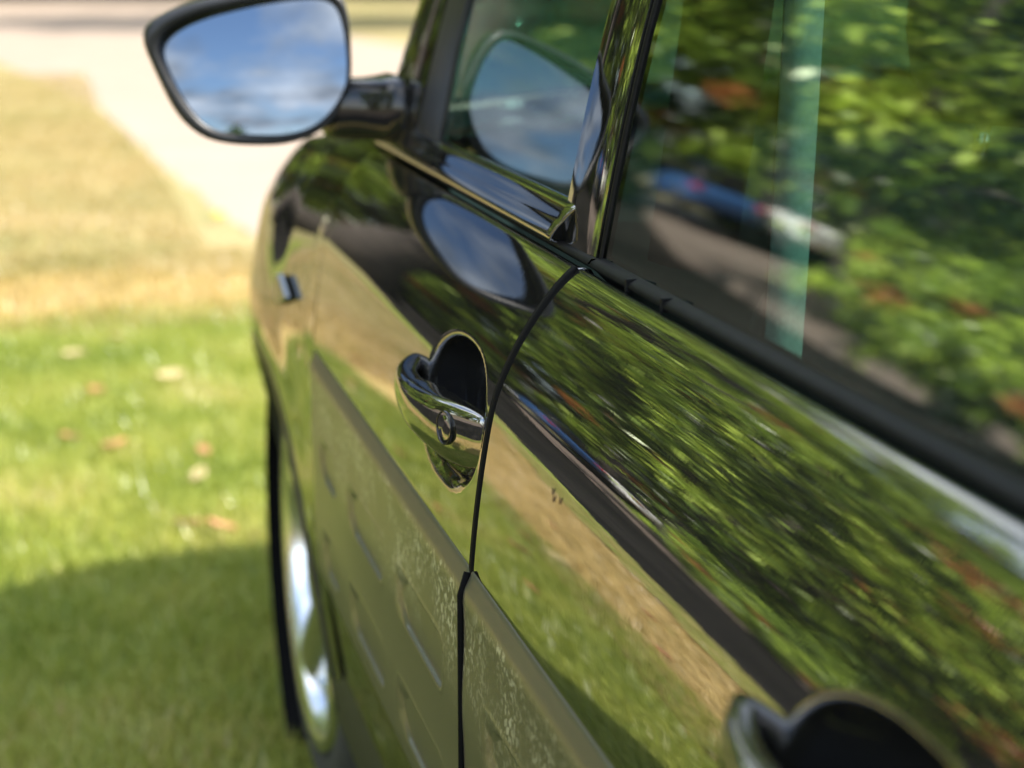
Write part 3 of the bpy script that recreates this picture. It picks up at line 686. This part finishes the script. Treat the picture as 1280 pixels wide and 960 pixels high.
# belt trim under the front window
prof = [(.3725, .9335), (.3585, .9335), (.3545, .9345), (.3530, .9370), (.3535, .9400), (.3560, .9460), (.3590, .9500), (.3600, .9510), (.3610, .9540), (.3650, .9600), (.3685, .9630), (.376, .9630)]
ys = [.062, .0635, .068] + list(np.linspace(.08, .80, 24))
V = []
for i, y in enumerate(ys):
    for x, z in prof:
        yy = y + (.9630 - z) * .75 * max(0, 1 - i / 8)
        V.append((x + (.003 if i == 0 else .0007 if i == 1 else 0), yy, z))
F = gridf(len(ys), len(prof)); V += V[:len(prof)]; b0 = len(ys) * len(prof); F += [(b0 + k, b0 + k + 1, b0 + len(prof) - 2 - k, b0 + len(prof) - 1 - k) for k in range(len(prof) // 2 - 1)]
mesh('belt_trim', V, F, M['paint'], front_door)
# rubber seals at the foot of the windows
def seal(parent, y0, y1, prof):
    V = []; ys = np.linspace(y0, y1, 24)
    for y in ys:
        for x, z in prof: V.append((x, y, z))
    return mesh('window_seal', V, gridf(24, len(prof)), M['rubber'], parent)
seal(front_door, .0, .84, [(.384, .915), (.3665, .9262), (.3600, .9285), (.3585, .9315), (.361, .9345), (.378, .9345)])
seal(rear_door, -1.0, -.001, [(.372, .918), (.3630, .9270), (.3600, .9284), (.3592, .9303), (.3605, .9328), (.3650, .9346), (.374, .936)])
for y in (-.085, -.155): box('seal_clip', .3585, .3660, y - .0022, y + .0022, .9262, .9352, mat=M['rubber'], parent=rear_door, bev=.0006)
# three specks stuck to the rear door
for (y, z) in ((-.167, .8215), (-.171, .8180), (-.184, .8205)):
    x = float(door_x(z)); V = []
    for k in range(5):
        t = k / 4; wv = .0008 * math.sin(math.pi * (t * .8 + .15))
        for s in (-1, 0, 1): V.append((x - .0004 - .0006 * (s == 0) + (t - .5) * .0005, y + s * wv, z + (t - .5) * .0042))
    o = mesh('dirt_speck', V, gridf(5, 3), simple('seed_husk', (.05, .02, .012), .6) if 'seed_husk' not in bpy.data.materials else bpy.data.materials['seed_husk'], rear_door)

# front wing
WY = np.array([.7727, .7735, .780, .80, .83, .86, .89, .93, .97, 1.0, 1.05, 1.1, 1.15, 1.2, 1.25, 1.3, 1.35, 1.4, 1.45, 1.5, 1.55, 1.6, 1.7, 1.8, 1.9, 2.0, 2.1, 2.18, 2.24])
woff = lambda y: np.interp(y, [.82, 1.0, 1.1, 1.2, 1.28, 1.35, 1.5, 1.7, 1.9, 2.1, 2.18, 2.24], [0, -.003, -.0075, -.009, -.004, .008, .045, .10, .17, .30, .42, .60])
wtop = lambda y: np.interp(y, [.80, 1.2, 1.5, 2.0, 2.24], [.927, .905, .875, .78, .68])
WCY, WCZ, WAR = 1.17, .315, .345
def wbot(y):
    d = WAR ** 2 - (y - WCY) ** 2
    return WCZ + math.sqrt(d) if d > 0 else .24
extra_y = [WCY - WAR, WCY - WAR + .004, WCY - WAR + .02, WCY + WAR - .02, WCY + WAR - .004, WCY + WAR]
WY = np.array(sorted(set(list(np.round(WY, 4)) + [round(v, 4) for v in extra_y])))
V = []; NZ = 40
for i, y in enumerate(WY):
    zt = wtop(y); zb = wbot(y)
    for k in range(NZ):
        t = k / (NZ - 1); t = 1 - (1 - t) ** 1.3; z = zb + (zt - zb) * t
        # remap the upper profile so that the shoulder always meets the wing's top
        zp = z + (.927 - zt) * max(0, (z - .62) / (zt - .62)) if z > .62 else z
        zp = min(zp, .927)
        fl = -.006 * math.exp(-((math.hypot(y - WCY, z - WCZ) - WAR) / .06) ** 2)
        bulge = -.010 * math.exp(-((z - .72) / .12) ** 2) * math.exp(-((y - 1.15) / .22) ** 2)
        V.append((float(door_x(zp)) + float(woff(y)) + fl + bulge + 0, y, z))
    for dx, dz in ((.006, .001), (.03, .006), (.08, .014), (.2, .028)):
        V.append((float(door_x(.927)) + float(woff(y)) + dx, y, zt + dz))
wing = mesh('front_wing', V, gridf(len(WY), NZ + 4), M['paint'], car)
# side badge on the wing
c0 = (.762, 1.0)
y, z = .955, .750
x = float(door_x(z)) + float(woff(y)) - .010
V = [(x - .001, y + .045, z + .010), (x - .001, y + .045, z - .020), (x - .0005, y + .02, z - .022), (x, y - .045, z - .002), (x - .0005, y + .014, z + .016)]
bd = mesh('side_badge', [tuple(np.array(v) + np.array([.004, 0, 0])) for v in V] + [tuple(np.array(v) - np.array([.003, 0, 0])) for v in V],
     [(0, 1, 2, 3, 4), (9, 8, 7, 6, 5)] + [(k, 5 + k, 5 + (k + 1) % 5, (k + 1) % 5) for k in range(5)], M['badge'], wing, smooth=False)
bevel(bd, .0015)
# wheel arch trim
V = []; A = np.linspace(R(-64), R(190), 64)
for a in A:
    for rr, dx in ((WAR + .006, .004), (WAR + .004, -.004), (WAR - .012, -.007), (WAR - .03, -.005), (WAR - .036, .004), (WAR - .036, .05)):
        yy, z_ = WCY + rr * math.cos(a), WCZ + rr * math.sin(a)
        V.append((float(door_x(max(z_, .15))) + float(woff(yy)) - .003 + dx * (1 if z_ > .1 else 1), yy, z_))
mesh('arch_trim', V, gridf(len(A), 6), M['satin_black'], car)
# dark liner inside the arch
rr = []
for xx in (.30, .52): rr.append([(xx, WCY + .338 * math.cos(a), WCZ + .338 * math.sin(a)) for a in A])
mesh('arch_liner', [p for q in rr for p in q], gridf(2, len(A)), M['matt_black'], car)

def wheel(x, y, z, s=1):
    root = mesh('wheel', *(lambda r: ([p for q in r for p in q], gridf(len(r), 48, True)))(
        [[(x + s * dx, y + rd * math.cos(a), z + rd * math.sin(a)) for a in np.linspace(0, 2 * math.pi, 48, endpoint=False)]
         for dx, rd in ((.19, .225), (.19, .30), (.16, .318), (.05, .320), (.02, .316), (.006, .300), (.0, .283), (.002, .262), (.006, .248), (.02, .244))]), M['tyre'], car)
    rim = mesh('rim', *(lambda r: ([p for q in r for p in q], gridf(len(r), 48, True)))(
        [[(x + s * dx, y + rd * math.cos(a), z + rd * math.sin(a)) for a in np.linspace(0, 2 * math.pi, 48, endpoint=False)]
         for dx, rd in ((.012, .248), (-.002, .246), (-.004, .236), (.010, .226), (.05, .218), (.13, .21))]), M['alloy'], root)
    for k in range(5):
        a0 = k * 2 * math.pi / 5 + .35; V = []
        for t in np.linspace(0, 1, 7):
            rad = .045 + t * .185; wd = .040 - .012 * math.sin(t * math.pi) + .012 * t
            for q, dd in ((-1, .03), (-.85, .004), (0, -.003), (.85, .004), (1, .03)):
                V.append((x + s * (.018 - .012 * t + dd), y + rad * math.cos(a0) - q * wd * math.sin(a0), z + rad * math.sin(a0) + q * wd * math.cos(a0)))
        mesh('spoke', V, gridf(7, 5), M['alloy'], root)
    loft('hub_cap', [[(x + s * dx, y + rd * math.cos(a), z + rd * math.sin(a)) for a in np.linspace(0, 2 * math.pi, 24, endpoint=False)] for dx, rd in ((.06, .07), (.012, .066), (.004, .055), (.002, .03))], M['alloy'], root)
    loft('brake_disc', [[(x + s * dx, y + rd * math.cos(a), z + rd * math.sin(a)) for a in np.linspace(0, 2 * math.pi, 32, endpoint=False)] for dx, rd in ((.10, .14), (.085, .14), (.085, .05))], M['satin_black'], root)
    return root
wheel(.316, WCY, .325); wheel(.322, -1.40, .315); wheel(2 * XC - .322, WCY, .315, -1); wheel(2 * XC - .322, -1.40, .315, -1)

# wing mirror
wm = empty('wing_mirror', (.21, .75, 1.02)); wm.parent = car
OUT = [(.103, 1.056), (.108, 1.067), (.123, 1.077), (.152, 1.088), (.177, 1.094), (.23, 1.102), (.289, 1.103), (.314, 1.098), (.32, 1.07), (.321, 1.008), (.313, .983), (.298, .962), (.277, .949), (.247, .941), (.2, .942), (.167, .948), (.147, .962), (.135, .978), (.117, 1.02)]
GL = [(.118, 1.046), (.122, 1.056), (.143, 1.07), (.172, 1.08), (.23, 1.091), (.272, 1.095), (.301, 1.094), (.309, 1.083), (.314, 1.042), (.314, 1.008), (.307, .992), (.29, .971), (.273, .959), (.243, .953), (.201, .955), (.174, .958), (.16, .968), (.14, .996), (.125, 1.028)]
def dense(P, n=64):
    P = np.array(P + [P[0]]); d = np.concatenate([[0], np.cumsum(np.linalg.norm(np.diff(P, axis=0), axis=1))])
    t = np.linspace(0, d[-1], n, endpoint=False); q = np.stack([np.interp(t, d, P[:, 0]), np.interp(t, d, P[:, 1])], 1)
    for _ in range(3): q = .5 * q + .25 * np.roll(q, 1, 0) + .25 * np.roll(q, -1, 0)
    return q
def align(a, b):
    k = np.argmin(np.linalg.norm(b - a[0], axis=1)); return np.roll(b, -k, 0)
O_ = dense(OUT); G_ = align(O_, dense(GL)); cO = O_.mean(0)
loc0 = np.array([.21, .75, 1.02])
def mring(P, sc, y): return [tuple(np.array([cO[0] + (p[0] - cO[0]) * sc, y, cO[1] + (p[1] - cO[1]) * sc]) - loc0) for p in P]
shell = loft('mirror_shell', [mring(O_, .985, .752), mring(O_, 1.0, .757), mring(O_, 1.005, .775), mring(O_, .98, .80), mring(O_, .90, .835), mring(O_, .75, .86), mring(O_, .5, .875), mring(O_, .2, .88)], M['gloss_black'], wm, cap=False)
bez = loft('mirror_bezel', [mring(O_, 1.004, .765), mring(O_, 1.002, .752), mring(O_, .985, .7465), mring(G_, 1.03, .7475), mring(G_, 1.004, .752), mring(G_, .99, .765)], M['satin_black'], wm, cap=False)
# convex glass
MP, MYAW, MR = R(8.9), R(-7.0), 1.1
V = []; F = []; cG = G_.mean(0); nr = 14
for k in range(nr + 1):
    s = k / nr
    for p in G_:
        dx, dz = (p[0] - cG[0]) * s * 1.01, (p[1] - cG[1]) * s * 1.01
        y = .757 + (dx * dx + dz * dz) / (2 * MR) + dz * math.tan(MP) + dx * math.tan(MYAW)
        V.append((cG[0] + dx - loc0[0], y - loc0[1] - .004, cG[1] + dz - loc0[2]))
mg = mesh('mirror_glass', V, gridf(nr + 1, 64, True), M['mirror'], wm)
# arm to the sail panel
def sup_yz(x, y, z, ry, rz):
    return [(x, y + ry * math.copysign(abs(math.cos(a)) ** .7, math.cos(a)), z + rz * math.copysign(abs(math.sin(a)) ** .7, math.sin(a))) for a in np.linspace(0, 2 * math.pi, 20, endpoint=False)]
loft('mirror_arm', [[tuple(np.array(q) - loc0) for q in sup_] for sup_ in (
    sup_yz(.285, .785, .976, .034, .034), sup_yz(.325, .775, .976, .038, .033), sup_yz(.350, .765, .976, .050, .034), sup_yz(.378, .750, .980, .080, .042))], M['gloss_black'], wm, sub=1)

# roof, pillars, bonnet, ends and the far side
def rail(y):                                          # side rail of the roof / screen pillars: x offset and z
    return np.interp(y, [-1.75, -1.3, -.9, .2, .50, .83, .95], [.60, .52, .50, .505, .50, .385, .37]), np.interp(y, [-1.75, -1.3, -.9, .2, .50, .83, .95], [.98, 1.33, 1.42, 1.44, 1.41, .975, .93])
V = []; ys = np.linspace(-1.35, .50, 16)
for y in ys:
    x0, z0 = rail(y)
    for t in np.linspace(0, 1, 13): V.append((x0 + (2 * XC - 2 * x0) * t, y, z0 + .06 * (1 - (2 * t - 1) ** 4)))
F = gridf(16, 13); inner = [f for f in F if 1 <= f[0] // 13 <= 13 and 1 <= f[0] % 13 <= 10]; outer_ = [f for f in F if f not in inner]
V = np.array(V)
def used(Fm):
    Fm = np.array(Fm); u, inv = np.unique(Fm, return_inverse=True); return V[u], inv.reshape(Fm.shape)
v, f = used(outer_); o = mesh('roof', v, f, M['paint'], car); solid(o, .03, 1)
v, f = used(inner); o = mesh('glass_roof', v, f, M['glass'], car); pane(o, .005, -1)  # unseen roof middle made glass so sunlight reaches the seat belt and seats
def pillar(name, pts, wd, m=M['paint'], par=None):
    for s in (0, 1):
        q = [(p[0] if s == 0 else 2 * XC - p[0], p[1], p[2]) for p in pts]
        loft(name, tube(q, wd, 8), m, par or car)
pillar('screen_pillar', [(.40, .86, .95), (.43, .75, 1.09), (.47, .62, 1.27), (.51, .48, 1.425)], .026)
pillar('door_pillar', [(.43, -.01, .93), (.455, -.02, 1.15), (.52, -.03, 1.42)], .032, M['trim_dark'])
pillar('rear_pillar', [(.42, -1.02, .93), (.45, -1.05, 1.2), (.53, -1.15, 1.40)], .05)
V = []
for y, z0, xa in ((.47, 1.425, .52), (.7, 1.19, .46), (1.0, .955, .40)):
    for t in np.linspace(0, 1, 11): V.append((xa + (2 * XC - 2 * xa) * t, y + .22 * (1 - (2 * t - 1) ** 2) * (1 if y > .6 else .3), z0 + .02 * (1 - (2 * t - 1) ** 2)))
o = mesh('windscreen', V, gridf(3, 11), M['glass'], car); pane(o, .005, -1)
V = []
for y, dz in ((.88, .012), (1.2, .028), (1.6, .028), (1.9, .02), (2.1, .0), (2.24, -.02)):
    xa = float(door_x(.927)) + float(woff(y)) + .18; z0 = float(wtop(y)) + dz
    for t in np.linspace(0, 1, 11): V.append((xa + (2 * XC - 2 * xa) * t, y, z0 + .05 * (1 - (2 * t - 1) ** 2)))
o = mesh('bonnet', V, gridf(6, 11), M['paint'], car)
V = []
for z, k in ((.72, 0), (.62, -.02), (.45, -.03), (.30, -.01), (.22, .06)):
    for t in np.linspace(-1, 1, 15):
        y = 2.27 - .0 - abs(t) ** 3 * .10 - k * 0 - (0.05 if z < .25 else 0); V.append((XC + t * (XC - .80), y - .02 + k * .2, z))
o = mesh('front_bumper', V, gridf(5, 15), M['satin_black'], car)
# rear quarter, tail
V = []; ys = [-1.026, -1.1, -1.25, -1.4, -1.55, -1.7, -1.8, -1.86]; qo = [0, 0, .002, .008, .02, .06, .14, .35]
for y, q in zip(ys, qo):
    d = .36 ** 2 - (y + 1.40) ** 2; zb = .315 + math.sqrt(d) if d > 0 else .25
    for t in np.linspace(0, 1, 20):
        z = zb + (.927 - zb) * t; V.append((float(door_x(z)) + q, y, z))
qp = mesh('rear_quarter', V, gridf(8, 20), M['paint'], car)
V = []
for z, k in ((1.38, .50), (1.15, .25), (.93, .08), (.70, 0), (.30, .02)):
    for t in np.linspace(-1, 1, 13): V.append((XC + t * (XC - .55 - (.06 if z > 1.2 else 0)), -1.92 + k + abs(t) ** 3 * .06, z))
mesh('tailgate', V, gridf(5, 13), M['paint'], car)
# far side: mirrored copies
def mirror_copy(o, par):
    me = o.data.copy(); n = len(me.vertices); a = np.zeros(n * 3, np.float32); me.vertices.foreach_get('co', a); a = a.reshape(-1, 3); a[:, 0] = 2 * XC - a[:, 0]
    me.vertices.foreach_set('co', a.ravel()); me.flip_normals(); c = bpy.data.objects.new(o.name.split('.')[0], me); COL.objects.link(c); c.parent = par
    for md in o.modifiers:
        m2 = c.modifiers.new(md.name, md.type)
        if md.type == 'SOLIDIFY': m2.thickness = md.thickness; m2.offset = md.offset; m2.material_offset = md.material_offset; m2.material_offset_rim = md.material_offset_rim
    return c
for o in (front_door, rear_door):
    c = mirror_copy(o, car)
    for ch in list(o.children):
        if ch.name.startswith(('door_glass', 'sail_panel', 'pillar_cover', 'handle_recess', 'window_seal')): mirror_copy(ch, c)
for o in (wing, qp): mirror_copy(o, car)
pf2 = panel('side_cladding', .0019, .757, .0, [], None); pr2 = panel('side_cladding', -.95, -.0019, 0, [], None)
for o in (pf2, pr2):
    mirror_copy(o, car); bpy.data.objects.remove(o)
# inside: floor, door cards, dashboard, seats, belt
box('cabin_floor', .42, 2 * XC - .42, -1.5, 1.0, .28, .32, mat=M['trim_dark'], parent=car)
for s in (0, 1):
    for ya, yb_ in ((-1.0, -.03), (.03, .82)):
        a, b = (.345, .395) if s == 0 else (2 * XC - .395, 2 * XC - .345)
        V, F = boxv(a, b, ya, yb_, .32, .905); o = mesh('door_card', V, F, M['trim_dark'], car, smooth=False); bevel(o, .02, 3)
rr = []
for xx in np.linspace(.42, 2 * XC - .42, 8): rr.append([(xx, .70, .35), (xx, .62, .70), (xx, .66, .86), (xx, .80, .93), (xx, 1.05, .95), (xx, 1.05, .35)])
loft('dashboard', rr, M['trim_dark'], car, smooth=False)
def seat(xc_, y0, wide=.25):
    root = mesh('seat', *boxv(xc_ - wide, xc_ + wide, y0 - .02, y0 + .48, .36, .50), M['fabric'], car); bevel(root, .05, 4); 
    V = []
    rings = []
    for k, (z, yy, hw, th) in enumerate(((.46, .02, .22, .07), (.60, -.02, .24, .075), (.78, -.07, .235, .07), (.92, -.11, .20, .06), (.98, -.125, .14, .05))):
        rings.append([(xc_ + hw * math.copysign(abs(math.cos(a)) ** .5, math.cos(a)), y0 + yy + th * math.copysign(abs(math.sin(a)) ** .6, math.sin(a)), z) for a in np.linspace(0, 2 * math.pi, 20, endpoint=False)])
    loft('backrest', rings, M['fabric'], root, sub=1)
    rings = [[(xc_ + hw * math.cos(a), y0 - .145 + th * math.sin(a), z) for a in np.linspace(0, 2 * math.pi, 16, endpoint=False)] for z, hw, th in ((1.0, .09, .035), (1.04, .125, .05), (1.12, .13, .05), (1.18, .10, .035))]
    loft('headrest', rings, M['fabric'], root, sub=1)
    for s in (-1, 1): loft('headrest_post', tube([(xc_ + s * .05, y0 - .13, .95), (xc_ + s * .05, y0 - .14, 1.02)], .007, 8), M['chrome'], root)
seat(.78, .28); seat(2 * XC - .78, .28); seat(XC, -.95, .62)
sb = []
for z in np.linspace(.42, 1.30, 14): sb.append((.505 + .02 * math.sin((z - .4) * 2), .035 - .03 * (z - .9), z))
V = []
for x, y, z in sb: V += [(x - .020, y - .012, z), (x + .020, y + .012, z)]
o = mesh('seat_belt', V, gridf(14, 2), M['belt'], car); solid(o, .0015)
